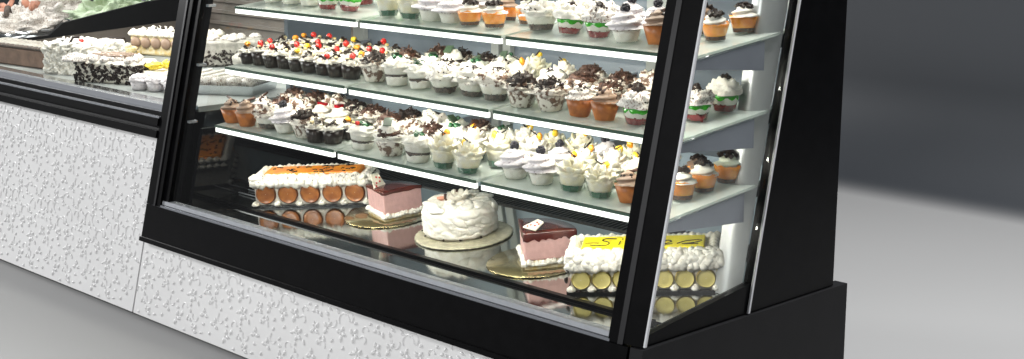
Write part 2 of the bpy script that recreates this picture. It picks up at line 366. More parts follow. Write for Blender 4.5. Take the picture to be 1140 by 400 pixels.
# polished upright inside the right end
mb = MB(); z0 = .43; g = lambda z: .405+.167*z
def up(k, z):                   # cross section: curves back from the shelves to the side panel
    t = k/8; return (2.150+.074*t, g(z)+.010*(1-t)+(yb(z)-g(z)-.004)*max(0, (t-.35)/.65)**1.6, z)
nn_ = 9; zs = [z0+(CT-z0)*j/12 for j in range(13)]
mb.add([up(k, z) for z in zs for k in range(nn_)], [(j*nn_+k, j*nn_+k+1, (j+1)*nn_+k+1, (j+1)*nn_+k) for j in range(12) for k in range(nn_-1)], 0, True)
part(mb, 'polished_upright', M['upright'])
# deck: polished sill, black rail, polished deck, grille
dz = lambda y: .40+.1*(y-.2)
def sheet(mb, x0, x1, y0, y1, zf, th, mi=0):
    mb.hexa([(x0, y0, zf(y0)-th), (x1, y0, zf(y0)-th), (x1, y1, zf(y1)-th), (x0, y1, zf(y1)-th), (x0, y0, zf(y0)), (x1, y0, zf(y0)), (x1, y1, zf(y1)), (x0, y1, zf(y1))], mi)
mb = MB(); sheet(mb, .125, 2.223, .125, .226, lambda y: dz(y)-.004, .008); part(mb, 'deck_sill', M['steel'])
mb = MB(); sheet(mb, .19, 2.16, .2265, .2445, lambda y: dz(.2445)+.004, .016)
sheet(mb, .19, 2.16, .219, .2225, lambda y: dz(.22)-.001, .003); part(mb, 'deck_rail', M['black'])
mb = MB(); sheet(mb, .19, 2.223, .245, .734, dz, .008); part(mb, 'deck', M['steel'])
mb = MB()
x = .20
while x < 2.14:
    sheet(mb, x, x+.007, .743, .845, lambda y: dz(y)+.003, .008); x += .0185
sheet(mb, .20, 2.15, .735, .7425, lambda y: dz(y)+.004, .01)
part(mb, 'air_grille', [M['grille']])
mb = MB(); sheet(mb, .19, 2.22, .736, .859, lambda y: dz(y)-.02, .006); part(mb, 'grille_duct', M['slate_light'])
for yy in (.33, .37, .43):
    mb = MB(); mb.tube([(.19, yy, dz(yy)+.004), (.37, yy+.0, dz(yy)+.006)], .0025); part(mb, 'deck_rod', M['alu'])
# shelves: three levels of three panes
SH = {'top': (.288, 1.069), 'middle': (.240, .871), 'bottom': (.193, .680)}
PANES = {'left': (.270, .915), 'centre': (.936, 1.552), 'right': (1.572, 2.222)}
def shz(lv, y): y0, z0 = SH[lv]; return z0+.1*(y-y0)
for lv, (y0, z0) in SH.items():
    for pn, (xa, xb) in PANES.items():
        mb = MB(); yy = y0+.40
        sheet(mb, xa, xb, y0+.004, yy, lambda y: shz(lv, y), .007)
        sh = part(mb, 'glass_shelf', M['shelf_glass'])
        mb = MB(); sheet(mb, xa, xb, y0, y0+.0035, lambda y: shz(lv, y)+.0005, .008); mb.box((xa-.0035, y0+.001, z0-.008), (xa-.0005, y0+.25, z0+.0005+.0))
        mb = MB(); sheet(mb, xa, xb, y0, y0+.0035, lambda y: shz(lv, y)+.0006, .0080); part(mb, 'glass_edge', M['glass_edge'], sh)
        mb = MB(); mb.box((xa+.002, y0+.001, z0-.0225), (xb-.002-(.02 if pn == 'right' else 0), y0+.012, z0-.0080)); part(mb, 'light_strip', M['led'], sh)
        for xx in ([xa+.02] if pn == 'left' else [xa-.008])+([xb-.03] if pn == 'right' else []):
            mb = MB(); th = .010
            mb.prism([(y0+.10, shz(lv, y0+.1)-.030), (y0+.10, shz(lv, y0+.1)-.012), (.845, shz(lv, .845)-.012), (.845, shz(lv, .845)-.060), (y0+.15, shz(lv, y0+.15)-.036)],
                     lambda p: (xx-th, p[0], p[1]), lambda p: (xx, p[0], p[1])); part(mb, 'shelf_bracket', M['bracket'], sh)
    ye = .405+.167*z0-.004
    mb = MB(); mb.prism([(y0+.015, shz(lv, y0+.015)-.012), (y0+.015, shz(lv, y0+.015)-.034), (ye, shz(lv, ye)-.088), (ye, shz(lv, ye)-.012)], lambda p: (2.2145, p[0], p[1]), lambda p: (2.2185, p[0], p[1]))
    part(mb, 'end_bracket_plate', M['plate'])
    mb = MB(); zc = z0-.01; mb.box((.119, K*zc+.02, zc), (.135, K*zc+.05, zc+.008)); part(mb, 'shelf_clip', M['alu'])

# ------------------------------------------------------------------ left counter
ctr = empty('counter', 'low counter with white embossed front and black framed glass at left', 'counter', (-1.2, 0, 0))
def cpart(mb, name, m):
    o = mb.build(name, m, ctr); o.location = (1.2, 0, 0); return o
mb = MB(); x0, x1, z0, z1 = -2.3, -.0045, .012, .609
mb.prism([(x0, z0), (x1, z0), (x1, z1), (x0, z1)], lambda p: FP(p[0], p[1], 0), lambda p: FP(p[0], p[1], .02))
L_ = math.sqrt(1+K*K); relief(mb, x0, x1, z0*L_, z1*L_, 1); cpart(mb, 'embossed_panel', M['panel'])
def cpr(za, zb, oa, ob, name, m, xa=-2.3, xb=-.001):
    mb = MB(); mb.prism([(xa, za), (xb, za), (xb, zb), (xa, zb)], lambda p: FP(p[0], p[1], oa), lambda p: FP(p[0], p[1], ob)); cpart(mb, name, m)
cpr(.609, .634, -.020, .03, 'lower_moulding', M['black'])
cpr(.6345, .650, -.010, .03, 'lower_groove', M['black_soft'])
cpr(.6505, .676, -.022, .03, 'upper_moulding', M['black'])
cpr(.6765, .682, -.020, .0, 'painted_highlight', M['alu_dark'])  # grey strip drawn in for the highlight line along the black frame
cpr(.6825, .697, -.010, .03, 'glass_channel', M['black'])
cpr(.6975, .718, .000, .03, 'glass_sill', M['alu_dark'])
mb = MB(); mb.box((-2.3, .17+.032, .690), (-.001, .30, .704)); cpart(mb, 'inner_ledge', M['steel_frame'])
mb = MB(); mb.box((-2.3, .301, .680), (-.001, 1.55, .6995)); cpart(mb, 'deck', M['slate_light'])
mb = MB(); mb.box((-2.3, 1.552, .0), (-.001, 1.58, 1.5))
cpart(mb, 'back_panel', M['taupe'])
mb = MB()
for i in range(9): mb.box((-2.29, 1.535, .78+i*.055), (-.01, 1.551, .795+i*.055))
cpart(mb, 'back_louvre', M['taupe'])
cpr(.7185, 1.45, .006, .012, 'glass', M['front_glass'], -2.3, -.003)
mb = MB(); mb.box((-2.3, .02, 0), (-.003, 1.5, .011+.04)); cpart(mb, 'plinth', M['black'])
mb = MB(); mb.box((-2.3, K*1.45-.01, 1.451), (-.003, 1.58, 1.53)); cpart(mb, 'canopy', M['black'])
# end partition with stepped black frame
mb = MB(); px0, px1 = -2.02, -2.0
mb.prism([(.30, .738), (.523, .7385), (1.5, .790), (1.5, .905), (1.293, .890), (.838, .815), (.766, .764), (.523, .752), (.30, .750)], lambda p: (px0, p[0], p[1]), lambda p: (px1, p[0], p[1]))
cpart(mb, 'partition_frame', M['black'])
mb = MB(); mb.prism([(.31, .70), (1.5, .70), (1.5, .789), (.523, .7375), (.31, .737)], lambda p: (px0, p[0], p[1]), lambda p: (px1-.002, p[0], p[1]))
cpart(mb, 'partition_lining', M['taupe'])
mb = MB(); mb.box((-2.02, 1.27, .893), (-2.005, 1.285, 1.45)); cpart(mb, 'partition_upright', M['alu_dark'])

# ------------------------------------------------------------------ dessert parts
def swirl(mb, z0, r0, h, coils=2.6, lobes=7, seed=0, mi=0, tw=1.2, n=30, m=20, lob=.05):
    v = []; f = []
    for j in range(m+1):
        t = j/m
        for i in range(n):
            th = 2*pi*i/n
            env = (1-t)**.62
            rr = r0*env*(1+.16*sin(th*1-2*pi*coils*t)*(1-.3*t)+lob*cos(lobes*(th+tw*t*3))+.07*nz(cos(th)*2+seed, sin(th)*2, t*4))
            rr = max(rr, .0006)
            v.append((rr*cos(th)+.004*t*sin(seed), rr*sin(th)+.004*t*cos(seed*2), z0+h*(t**.9)))
    for j in range(m):
        for i in range(n): f.append((j*n+i, j*n+(i+1) % n, (j+1)*n+(i+1) % n, (j+1)*n+i))
    f.append(tuple(range(m*n, (m+1)*n)))
    mb.add(v, f, mi)
def dome(mb, z0, r0, h, seed=0, mi=0, k=.22, n=26, m=12, fr=3.2):
    v = []; f = []
    for j in range(m+1):
        a = pi/2*j/m
        for i in range(n):
            th = 2*pi*i/n; p = (cos(a)*cos(th), cos(a)*sin(th), sin(a))
            s_ = 1+k*nz(p[0]*fr+seed*3.1, p[1]*fr, p[2]*fr)+.5*k*nz(p[0]*fr*2.3, p[1]*fr*2.3+seed, p[2]*fr*2.3)
            v.append((r0*p[0]*s_, r0*p[1]*s_, z0+h*p[2]*s_))
    for j in range(m):
        for i in range(n): f.append((j*n+i, j*n+(i+1) % n, (j+1)*n+(i+1) % n, (j+1)*n+i))
    mb.add(v, f, mi)
def bits(mb, rng, n, r, z, hh, size=(.0035, .0035, .002), mi=0):
    for i in range(n):
        a = rng.uniform(0, 6.28); q = r*math.sqrt(rng.random()); s_ = rng.uniform(.6, 1.3)
        rbox(mb, (q*cos(a), q*sin(a), z+hh*(1-(q/r)**2)*rng.uniform(.8, 1.1)), tuple(c*s_ for c in size), rmat(rng), mi)
def curls(mb, rng, n, r, z, hh, mi=0, l=.011):
    for i in range(n):
        a = rng.uniform(0, 6.28); q = r*math.sqrt(rng.random()); c = Vector((q*cos(a), q*sin(a), z+hh*(1-(q/r)**2)*rng.uniform(.5, 1.1)))
        R_ = rmat(rng); ll = l*rng.uniform(.6, 1.3)
        pts = [c+R_@Vector((ll*(u-.5)*1.6, ll*.5*sin(u*3), ll*.35*cos(u*3))) for u in (0, .33, .66, 1)]
        mb.tube(pts, [.0012, .0032, .0032, .0012], 5, mi, .45)
def cupshell(mb, rb, rt, h, fl=0, nf=10, flare=0, n=40):
    P = [(.002, .0015), (rb, .0015), (rb+.001, .004)]+[(rb+(rt-rb)*t, .004+(h-.004)*t) for t in (.25, .5, .75, 1)]
    if flare: P += [(rt+flare*.5, h+.004), (rt+flare, h+.007)]
    m = len(P)
    mb.lathe(P, n, 0, (lambda t, u: 1+fl*u*cos(nf*t)) if fl else None, (lambda t, u: (.0035*cos(nf*t) if u > .9 and flare else 0)), capb=False, capt=False)
def layer(mb, r0, r1, z0, z1, seed=0, wav=.0025, mi=0, n=32):
    k = [(r0, z0)]+[(r0+(r1-r0)*t, z0+(z1-z0)*t) for t in (.33, .66, 1)]+[(r1*.5, z1+.001)]
    mb.lathe(k, n, mi, None, lambda t, u: (wav*nz(cos(t)*2.2+seed, sin(t)*2.2, seed)*2 if 0 < u else 0), capb=True)
def fill_r(rb, rt, h, z): return (rb+(rt-rb)*max(0, (z-.004))/(h-.004))-.0013

_cache = {}
def kind_parts(kind, v):
    """returns [(name, mesh, index of parent part or None)]"""
    key = (kind, v)
    if key in _cache: return _cache[key]
    rng = random.Random(hash_(kind)*17+v*7+1); P = []
    def put(name, mb, m, par=None): P.append((name, mb.mesh(name, m), par))
    def lay(name, m, rb, rt, h, za, zb, wav=.0025):
        mb = MB(); layer(mb, fill_r(rb, rt, h, za), fill_r(rb, rt, h, zb), za, zb, v*3.3+za*50, wav); put(name, mb, m)
    def sw(m, z0, r0, h, **k):
        mb = MB(); swirl(mb, z0, r0, h, seed=v*2.1+1, **k); put('cream_swirl', mb, m)
    if kind in ('orange', 'orangetall'):
        rb, rt, h = .0245, .036, .046
        mb = MB(); cupshell(mb, rb, rt, h); put('cup', mb, M['cup'])
        lay('crumb_layer', M['crumb'], rb, rt, h, .003, .013, .003)
        lay('orange_jelly', M['orange'], rb, rt, h, .0125, .040)
        sw(M['cream_mint'] if v % 12 == 3 else (M['cream_brown'] if v % 12 == 4 else M['cream_white']), .038, .031, .028, coils=2.2, lobes=8)
        mb = MB(); bits(mb, rng, 22, .020, .060, .008, (.0042, .0042, .003)); put('chocolate_bits', mb, M['choc'])
    elif kind == 'red':
        rb, rt, h = .0255, .0385, .052
        mb = MB(); cupshell(mb, rb, rt, h, .0, 10, .004); put('cup', mb, M['cup'])
        lay('red_jelly', M['red_jelly'], rb, rt, h, .003, .021, .006)
        lay('cream_filling', M['cream_white'], rb, rt, h, .018, .040)
        mb = MB(); mb.lathe([(fill_r(rb, rt, h, .034)+.0008, .033), (fill_r(rb, rt, h, .041)+.001, .041), (.02, .042)], 36, 0, None, lambda t, u: .006*nz(cos(t)*2.4+v*2, sin(t)*2.4, 2)-.004*abs(sin(4*t)) if u < .3 else 0, capb=False)
        put('green_stripe', mb, M['green_jelly'])
        mb = MB(); dome(mb, .041, .040, .034, v+5, k=.35); put('cream_swirl', mb, M['cream_grey'] if v % 2 else M['cream_white'])
        mb = MB(); bits(mb, rng, 34, .030, .052, .026, (.0024, .0024, .0016)); bits(mb, rng, 14, .010, .074, .008, (.004, .004, .003)); put('chocolate_bits', mb, M['choc'])
    elif kind in ('berry', 'pale'):
        rb, rt, h = .026, .040, .048
        mb = MB(); cupshell(mb, rb, rt, h, .05, 12, .006); put('cup', mb, M['cup'])
        lay('cream_filling', M['cream_white'], rb, rt, h, .003, .030)
        lay('crumb_layer', M['cream_grey'], rb, rt, h, .029, .036, .004)
        mb = MB(); swirl(mb, .034, .045, .042, 2.6, 9, v*1.7, lob=.09); put('cream_swirl', mb, M['cream_lilac'])
        mb = MB()
        for i in range(26 if kind == 'berry' else 0):
            a = rng.uniform(0, 6.28); q = rng.uniform(.006, .028); mb.ell((q*cos(a), q*sin(a), .075-.9*q), (.0032, .0032, .0024), n=6, m=4)
        
        if kind == 'berry': put('red_crumbs', mb, M['red_jelly'])
        mb = MB()
        for i in range(60):
            p = Vector((rng.gauss(0, 1), rng.gauss(0, 1), rng.gauss(0, 1))).normalized()*.0095; mb.ell((p.x, p.y, .080+p.z), (.0034,)*3, n=6, m=4)
        put('berry', mb, M['berry'])
    elif kind in ('white', 'cream', 'drizzle'):
        rb, rt, h = .027, .043, .044
        mb = MB(); cupshell(mb, rb, rt, h, .07, 11, .008); put('cup', mb, M['cup'])
        lay('crumb_layer', M['crumb_dark'], rb, rt, h, .003, .020, .006)
        lay('cream_filling', M['cream_white'], rb, rt, h, .018, .040)
        mb = MB(); dome(mb, .038, .044, .038, v+1, k=.5, fr=3.0, n=34, m=16); put('cream_swirl', mb, M['cream_fleck'] if kind != 'drizzle' else M['cream_choc'])
        mb = MB()
        for i in range(9):
            a = rng.uniform(0, 6.28); c = Vector((rng.uniform(-.02, .02), rng.uniform(-.02, .02), .076))
            pts = []
            for u in range(5):
                q = c+Vector((cos(a), sin(a), 0))*(u-2)*.006+Vector((rng.uniform(-.002, .002),)*3); q.z = .040+.0405*math.sqrt(max(.05, 1-(q.x**2+q.y**2)/.047**2)); pts.append(q)
            mb.tube(pts, .0012, 5)
        bits(mb, rng, 10, .034, .052, .03, (.0025, .0025, .0015)); put('chocolate_drizzle', mb, M['choc'])
    elif kind in ('mint', 'mintcherry'):
        rb, rt, h = .028, .040, .056
        mb = MB(); cupshell(mb, rb, rt, h, .0, 8, .003); put('cup', mb, M['cup'])
        lay('cream_filling', M['cream_white'], rb, rt, h, .003, .026)
        lay('crumb_layer', M['crumb_dark'], rb, rt, h, .024, .033, .005)
        lay('cream_top_layer', M['cream_white'], rb, rt, h, .032, .052)
        mb = MB(); dome(mb, .050, .040, .024, v+2, k=.4); put('cream_swirl', mb, M['cream_white'])
        mb = MB(); mb.ell((.004, -.006, .074), (.012, .010, .008), 0, k=.5, seed=v); mb.ell((-.008, .004, .076), (.008, .007, .007), k=.5, seed=v+2); put('green_fruit', mb, M['mint'])
        mb = MB(); R_ = Matrix.Rotation(.5+v, 3, 'Z')@Matrix.Rotation(.6, 3, 'Y'); rbox(mb, (.012, .006, .078), (.016, .010, .0012), R_); put('leaf_wafer', mb, M['leaf_choc'])
        if kind == 'mintcherry':
            mb = MB(); mb.ell((-.016, -.004, .079), (.0075,)*3); put('cherry', mb, M['cherry'])
    elif kind in ('curls', 'leafcurls'):
        rb, rt, h = .027, .043, .050
        mb = MB(); cupshell(mb, rb, rt, h, .08, 11, .010); put('cup', mb, M['cup'])
        lay('cream_filling', M['cream_choc'], rb, rt, h, .003, .044, .003)
        mb = MB(); dome(mb, .043, .043, .022, v+3, k=.5); put('cream_swirl', mb, M['cream_choc'] if kind == 'curls' else M['cream_white'])
        mb = MB(); z_ = .052
        curls(mb, rng, 62, .034, z_, .026); dome(mb, .050, .033, .022, v, k=.6); put('chocolate_curls', mb, M['choc_milk'] if v % 2 else M['choc'])
        if kind == 'leafcurls':
            mb = MB(); dome(mb, .066, .027, .026, v+9, k=.35); put('cream_dome', mb, M['cream_white'])
            mb = MB(); rbox(mb, (.012, .008, .094), (.016, .011, .0012), Matrix.Rotation(.9, 3, 'Z')@Matrix.Rotation(.5, 3, 'Y')); put('leaf_wafer', mb, M['leaf_choc'])
            mb = MB(); mb.ell((-.004, -.006, .092), (.009, .008, .006), k=.5); put('green_fruit', mb, M['mint'])
    elif kind == 'flower':
        rb, rt, h = .026, .039, .048
        mb = MB(); mb.lathe([(.002, .0015), (rb, .0015), (rt, h), (rt+.004, h+.006)], 8, 0, capb=False, capt=False, smooth=False); put('cup', mb, M['cup'])
        mb = MB(); mb.lathe([(rb-.002, .003), (rb+.0022, .018), (.01, .0185)], 8, 0, None, None, smooth=False); put('green_jelly', mb, M['dark_green_jelly'])
        lay('cream_filling', M['cream_yellow'], rb*.93, rt*.93, h, .0175, .046)
        mb = MB()
        for ring, (q, n_, tilt, z_) in enumerate(((.030, 9, .75, .050), (.019, 8, .45, .060), (.008, 5, .2, .068))):
            for i in range(n_):
                a = 2*pi*i/n_+ring*.4+rng.uniform(-.2, .2)
                R_ = Matrix.Rotation(a, 3, 'Z')@Matrix.Rotation(tilt+rng.uniform(-.15, .15), 3, 'Y')
                mb.ell((q*cos(a), q*sin(a), z_+rng.uniform(-.002, .003)), (.0042, .0125, .018), 0, R_, 8, 6, .25, i+v*9)
        dome(mb, .042, .035, .024, v); put('petal_cream', mb, M['cream_yellow'] if v % 3 else M['cream'])
        mb = MB(); mb.ell((.010, -.008, .083), (.007, .009, .011), 0, Matrix.Rotation(.6, 3, 'X'), k=.3, seed=v); put('fruit_piece', mb, M['physalis'] if v % 2 else M['yellowfruit'])
        mb = MB(); a = v*1.3; mb.tube([(-.014*cos(a), -.014*sin(a), .076), (.016*cos(a), .016*sin(a), .096)], .0019, 6)
        mb.tube([(-.010*sin(a), .006, .080), (.006, .012*cos(a), .092)], .0014, 6); put('chocolate_stick', mb, M['choc'])
    elif kind in ('brown', 'brownlight'):
        rb, rt, h = .022, .035, .046
        mb = MB(); mb.lathe([(rb, .0015), (rb+(rt-rb)*.5, h*.5), (rt, h), (rt-.002, h-.001)], 48, 0, lambda t, u: 1+.035*cos(24*t)); put('paper_cup', mb, M['orange_paper'])
        sw(M['cream_brown'] if kind == 'brown' else M['cream_grey'], .043, .034, .036, coils=2.6, lobes=9)
        mb = MB(); bits(mb, rng, 12, .020, .062, .014, (.003, .003, .002)); put('chocolate_bits', mb, M['choc'])
        mb = MB(); mb.tube([(-.030, -.004, .083), (.018, .004, .068)], .0042, 7); put('wafer_stick', mb, M['choc_milk'])
    elif kind == 'pinkcream':
        rb, rt, h = .026, .040, .046
        mb = MB(); cupshell(mb, rb, rt, h, .07, 11, .008); put('cup', mb, M['cup'])
        lay('cream_filling', M['cream_choc'], rb, rt, h, .003, .040, .003)
        sw(M['cream'], .038, .040, .040, coils=2.4, lobes=8)
        mb = MB(); rbox(mb, (0, 0, .080), (.015, .006, .004), Matrix.Rotation(.4+v, 3, 'Z')); put('red_fruit_slice', mb, M['red_jelly'])
    elif kind.startswith('mini'):
        rb, rt, h = .0215, .0285, .036
        mb = MB(); mb.lathe([(rb, .001), ((rb+rt)/2, h/2), (rt, h), (rt-.0015, h-.0006), (.01, h-.004)], 48, 0, lambda t, u: 1+.03*cos(16*t) if u < .8 else 1); put('baking_cup', mb, M['minicup'])
        mb = MB(); dome(mb, h-.003, .0270, .013, v+4, k=.6); put('cream_top', mb, M['cream'])
        mb = MB(); a = v*2+len(kind); rbox(mb, (.011*cos(a), .011*sin(a), h+.015), (.009, .0035, .0012), Matrix.Rotation(a+1.2, 3, 'Z')@Matrix.Rotation(.5, 3, 'Y')); bits(mb, rng, 5, .020, h+.008, .010, (.0028, .0028, .0015)); put('chocolate_flake', mb, M['choc'])
        mb = MB(); a += 2.3; mb.ell((.013*cos(a), .013*sin(a), h+.014), (.006, .005, .004), k=.4, seed=v); put('nut_piece', mb, M['sponge'])
        if 'cherry' in kind:
            mb = MB(); mb.ell((.003, -.004, h+.020), (.0088, .0088, .0088)); put('cherry', mb, M['cherry'])
        elif 'yellow' in kind:
            mb = MB(); mb.ell((.002, 0, h+.020), (.0098, .008, .0078), k=.3, seed=v); put('fruit_piece', mb, M['yellowfruit'] if v % 2 else M['physalis'])
            mb = MB(); bits(mb, rng, 4, .014, h+.010, .008, (.003, .003, .0015)); put('chocolate_bits', mb, M['choc'])
        else:
            mb = MB(); rbox(mb, (.0, .002, h+.018), (.012, .0045, .0012), Matrix.Rotation(.8+v, 3, 'Z')@Matrix.Rotation(.5, 3, 'Y')); rbox(mb, (-.006, -.004, h+.015), (.010, .003, .001), Matrix.Rotation(v, 3, 'Z')@Matrix.Rotation(-.5, 3, 'Y')); put('chocolate_shard', mb, M['choc'])
    _cache[key] = P; return P
def hash_(s): return sum(ord(c)*(i+3) for i, c in enumerate(s))
LAB = {'orange': ('orange_jelly_cup', 'orange jelly cup topped with white cream', 'orange jelly cups on the shelves'),
 'orangetall': ('orange_jelly_cup', 'orange jelly cup with swirled cream', 'orange jelly cups on the shelves'),
 'red': ('layered_jelly_cup', 'red and green layered cream cup', 'red and green layered cream cups'),
 'berry': ('berry_cream_cup', 'lilac cream cup topped with dark berry', 'lilac cream cups with berries'),
 'pale': ('berry_cream_cup', 'pale lilac cream cup', 'lilac cream cups with berries'),
 'white': ('cream_cup', 'large white cream cup', 'white cream cups'),
 'cream': ('cream_cup', 'white cream cup with chocolate drizzle', 'white cream cups'),
 'drizzle': ('chocolate_cream_cup', 'chocolate marbled cream cup', 'chocolate cream cups'),
 'mint': ('layered_cream_cup', 'white cream cup with green fruit', 'cream cups with green fruit'),
 'mintcherry': ('layered_cream_cup', 'green fruit cup with cherry', 'cream cups with green fruit'),
 'curls': ('chocolate_curl_cup', 'ruffled cup with chocolate curls', 'cups topped with chocolate curls'),
 'leafcurls': ('chocolate_curl_cup', 'cream dome over chocolate curls', 'cups topped with chocolate curls'),
 'flower': ('flower_cream_cup', 'ivory petal cream cup with green base', 'ivory petal cream cups'),
 'brown': ('frosted_muffin', 'orange muffin with mocha cream and wafer', 'frosted muffins'),
 'brownlight': ('frosted_muffin', 'orange muffin with speckled cream', 'frosted muffins'),
 'pinkcream': ('pink_cream_cup', 'cream cup with red fruit slice', 'cream cups with red fruit'),
 'minicherry': ('mini_cake', 'dark mini cake with cherry', 'mini cakes in dark baking cups'),
 'miniyellow': ('mini_cake', 'dark mini cake with yellow fruit', 'mini cakes in dark baking cups'),
 'minichoc': ('mini_cake', 'dark mini cake with chocolate shard', 'mini cakes in dark baking cups')}
CAT = {'frosted_muffin': 'muffin', 'mini_cake': 'mini cake'}
ORD = ['first', 'second', 'third', 'fourth', 'fifth', 'sixth', 'seventh', 'eighth', 'ninth', 'tenth', 'eleventh', 'twelfth']
ROW = ['front', 'second', 'third', 'fourth']
rg = random.Random(5)
cupn = 0
def put_row(lv, pane, row, items):
    """items: (kind, variant, x, y); numbered from the left within the row"""
    global cupn
    items = sorted(items, key=lambda q: q[2])
    for i, (kind, v, x, y) in enumerate(items):
        nm, lab, grp = LAB[kind]
        where = f'{ORD[i]} from left, {ROW[row]} row, {lv} shelf {pane} pane'
        s = rg.uniform(.97, 1.05)*(1.16 if nm == 'mini_cake' else 1.08)
        o = empty(nm, lab+', '+where, CAT.get(nm, 'dessert cup'), (x, y, shz(lv, y)+.0006), rg.uniform(0, 6.28), grp)
        o.rotation_euler = (rg.uniform(-.05, .05)+.04, rg.uniform(-.06, .06), rg.uniform(0, 6.28)); o.scale = (s, s, s*rg.uniform(.94, 1.08))
        for pn, me, par in kind_parts(kind, v+12*rg.randint(0, 2)):
            c = bpy.data.objects.new(pn, me); COL.objects.link(c); c.parent = o
        cupn += 1
# ---- top shelf
put_row('top', 'left', 0, [('pale', 0, .35, .39), ('pale', 1, .444, .396), ('pale', 2, .545, .395), ('red', 0, .666, .375), ('red', 1, .776, .375)])
put_row('top', 'left', 1, [('pale', 1, .40, .49), ('cream', 1, .50, .49), ('red', 2, .72, .485), ('red', 1, .83, .49), ('pale', 2, .61, .49)])
put_row('top', 'centre', 0, [('flower', 1, .985, .362), ('flower', 2, 1.078, .368), ('pale', 3, 1.172, .370), ('pale', 1, 1.262, .366), ('orange', 1, 1.349, .362), ('orange', 2, 1.448, .365)])
put_row('top', 'centre', 1, [('flower', 3, 1.0, .46), ('flower', 1, 1.10, .46), ('cream', 2, 1.20, .46), ('pale', 2, 1.30, .46), ('orange', 4, 1.40, .458), ('orange', 1, 1.50, .448)])
put_row('top', 'right', 0, [('white', 1, 1.612, .385), ('red', 2, 1.722, .382), ('red', 3, 1.832, .378), ('berry', 1, 1.945, .362), ('brown', 1, 2.048, .365), ('orange', 2, 2.14, .478)])
put_row('top', 'right', 1, [('cream', 1, 1.64, .48), ('white', 2, 1.75, .475), ('berry', 2, 1.86, .465), ('berry', 3, 1.96, .46), ('orange', 4, 2.056, .53), ('orange', 1, 2.147, .585)])
# ---- middle shelf, left pane: dark mini cakes
tk = ['miniyellow', 'minicherry', 'minichoc', 'minicherry', 'miniyellow', 'minicherry', 'minichoc', 'miniyellow', 'minicherry']
for r_ in range(4):
    put_row('middle', 'left', r_, [(tk[(i*2+r_*3+(i*i) % 3) % 9], (i+r_) % 3, .303+i*.0685+(.034 if r_ % 2 else 0), .318+r_*.068) for i in range(9 if r_ % 2 == 0 else 8)])
put_row('middle', 'centre', 0, [('curls', 0, .967, .323), ('mint', 1, 1.069, .321), ('mint', 2, 1.172, .326), ('cream', 1, 1.280, .328), ('cream', 2, 1.388, .335), ('drizzle', 1, 1.492, .325)])
put_row('middle', 'centre', 1, [('curls', 1, 1.0, .42), ('mint', 0, 1.11, .42), ('leafcurls', 0, 1.20, .425), ('mint', 2, 1.30, .425), ('cream', 3, 1.405, .43), ('flower', 3, 1.50, .42)])
put_row('middle', 'centre', 2, [('curls', 3, 1.04, .515), ('curls', 0, 1.14, .515), ('curls', 2, 1.25, .515), ('mint', 1, 1.35, .515), ('flower', 2, 1.46, .515)])
put_row('middle', 'right', 0, [('curls', 0, 1.612, .311), ('curls', 2, 1.722, .315), ('brownlight', 1, 1.832, .306), ('brown', 2, 1.925, .303), ('red', 3, 2.025, .312), ('red', 1, 2.133, .420)])
put_row('middle', 'right', 1, [('cream', 2, 1.640, .405), ('curls', 1, 1.745, .405), ('curls', 3, 1.85, .40), ('orange', 4, 1.945, .395), ('brown', 1, 2.035, .405), ('red', 2, 2.135, .53)])
put_row('middle', 'right', 2, [('flower', 0, 1.60, .49), ('curls', 1, 1.70, .495), ('curls', 3, 1.81, .495), ('drizzle', 2, 1.92, .495), ('orange', 4, 2.03, .50)])
# ---- bottom shelf
put_row('bottom', 'left', 0, [('brown', 2, .300, .245), ('brown', 1, .392, .240), ('drizzle', 1, .490, .256), ('pale', 4, .592, .253), ('curls', 0, .705, .246), ('minichoc', 2, .787, .225), ('minichoc', 1, .850, .245)])
put_row('bottom', 'left', 1, [('brownlight', 2, .35, .335), ('curls', 1, .45, .34), ('drizzle', 2, .55, .345), ('pinkcream', 1, .655, .345), ('pinkcream', 2, .765, .330), ('miniyellow', 2, .842, .305)])
put_row('bottom', 'left', 2, [('curls', 3, .40, .43), ('curls', 1, .50, .435), ('drizzle', 3, .61, .435), ('curls', 2, .72, .435), ('curls', 1, .83, .43)])
put_row('bottom', 'centre', 0, [('mintcherry', 1, .985, .252), ('leafcurls', 1, 1.131, .246), ('mint', 3, 1.255, .240), ('flower', 1, 1.375, .236), ('flower', 2, 1.480, .232)])
put_row('bottom', 'centre', 1, [('curls', 1, 1.01, .345), ('drizzle', 2, 1.10, .345), ('curls', 3, 1.20, .345), ('mint', 0, 1.30, .340), ('flower', 3, 1.40, .330), ('flower', 4, 1.505, .325)])
put_row('bottom', 'centre', 2, [('curls', 0, .99, .44), ('cream', 1, 1.09, .44), ('mint', 2, 1.20, .44), ('curls', 1, 1.31, .435), ('mint', 3, 1.41, .43), ('flower', 0, 1.51, .425)])
put_row('bottom', 'right', 0, [('berry', 2, 1.630, .272), ('berry', 1, 1.738, .264), ('flower', 1, 1.850, .258), ('flower', 2, 1.955, .256), ('brown', 3, 2.050, .262), ('orange', 1, 2.146, .352)])
put_row('bottom', 'right', 1, [('flower', 3, 1.61, .365), ('berry', 3, 1.71, .360), ('flower', 5, 1.81, .352), ('flower', 0, 1.91, .350), ('flower', 2, 2.01, .352), ('orange', 2, 2.145, .440)])
put_row('bottom', 'right', 2, [('flower', 4, 1.60, .455), ('flower', 2, 1.70, .455), ('berry', 4, 1.80, .450), ('flower', 1, 1.90, .448), ('flower', 3, 2.0, .448), ('orange', 4, 2.075, .50), ('orange', 3, 2.147, .535)])
print('cups', cupn)

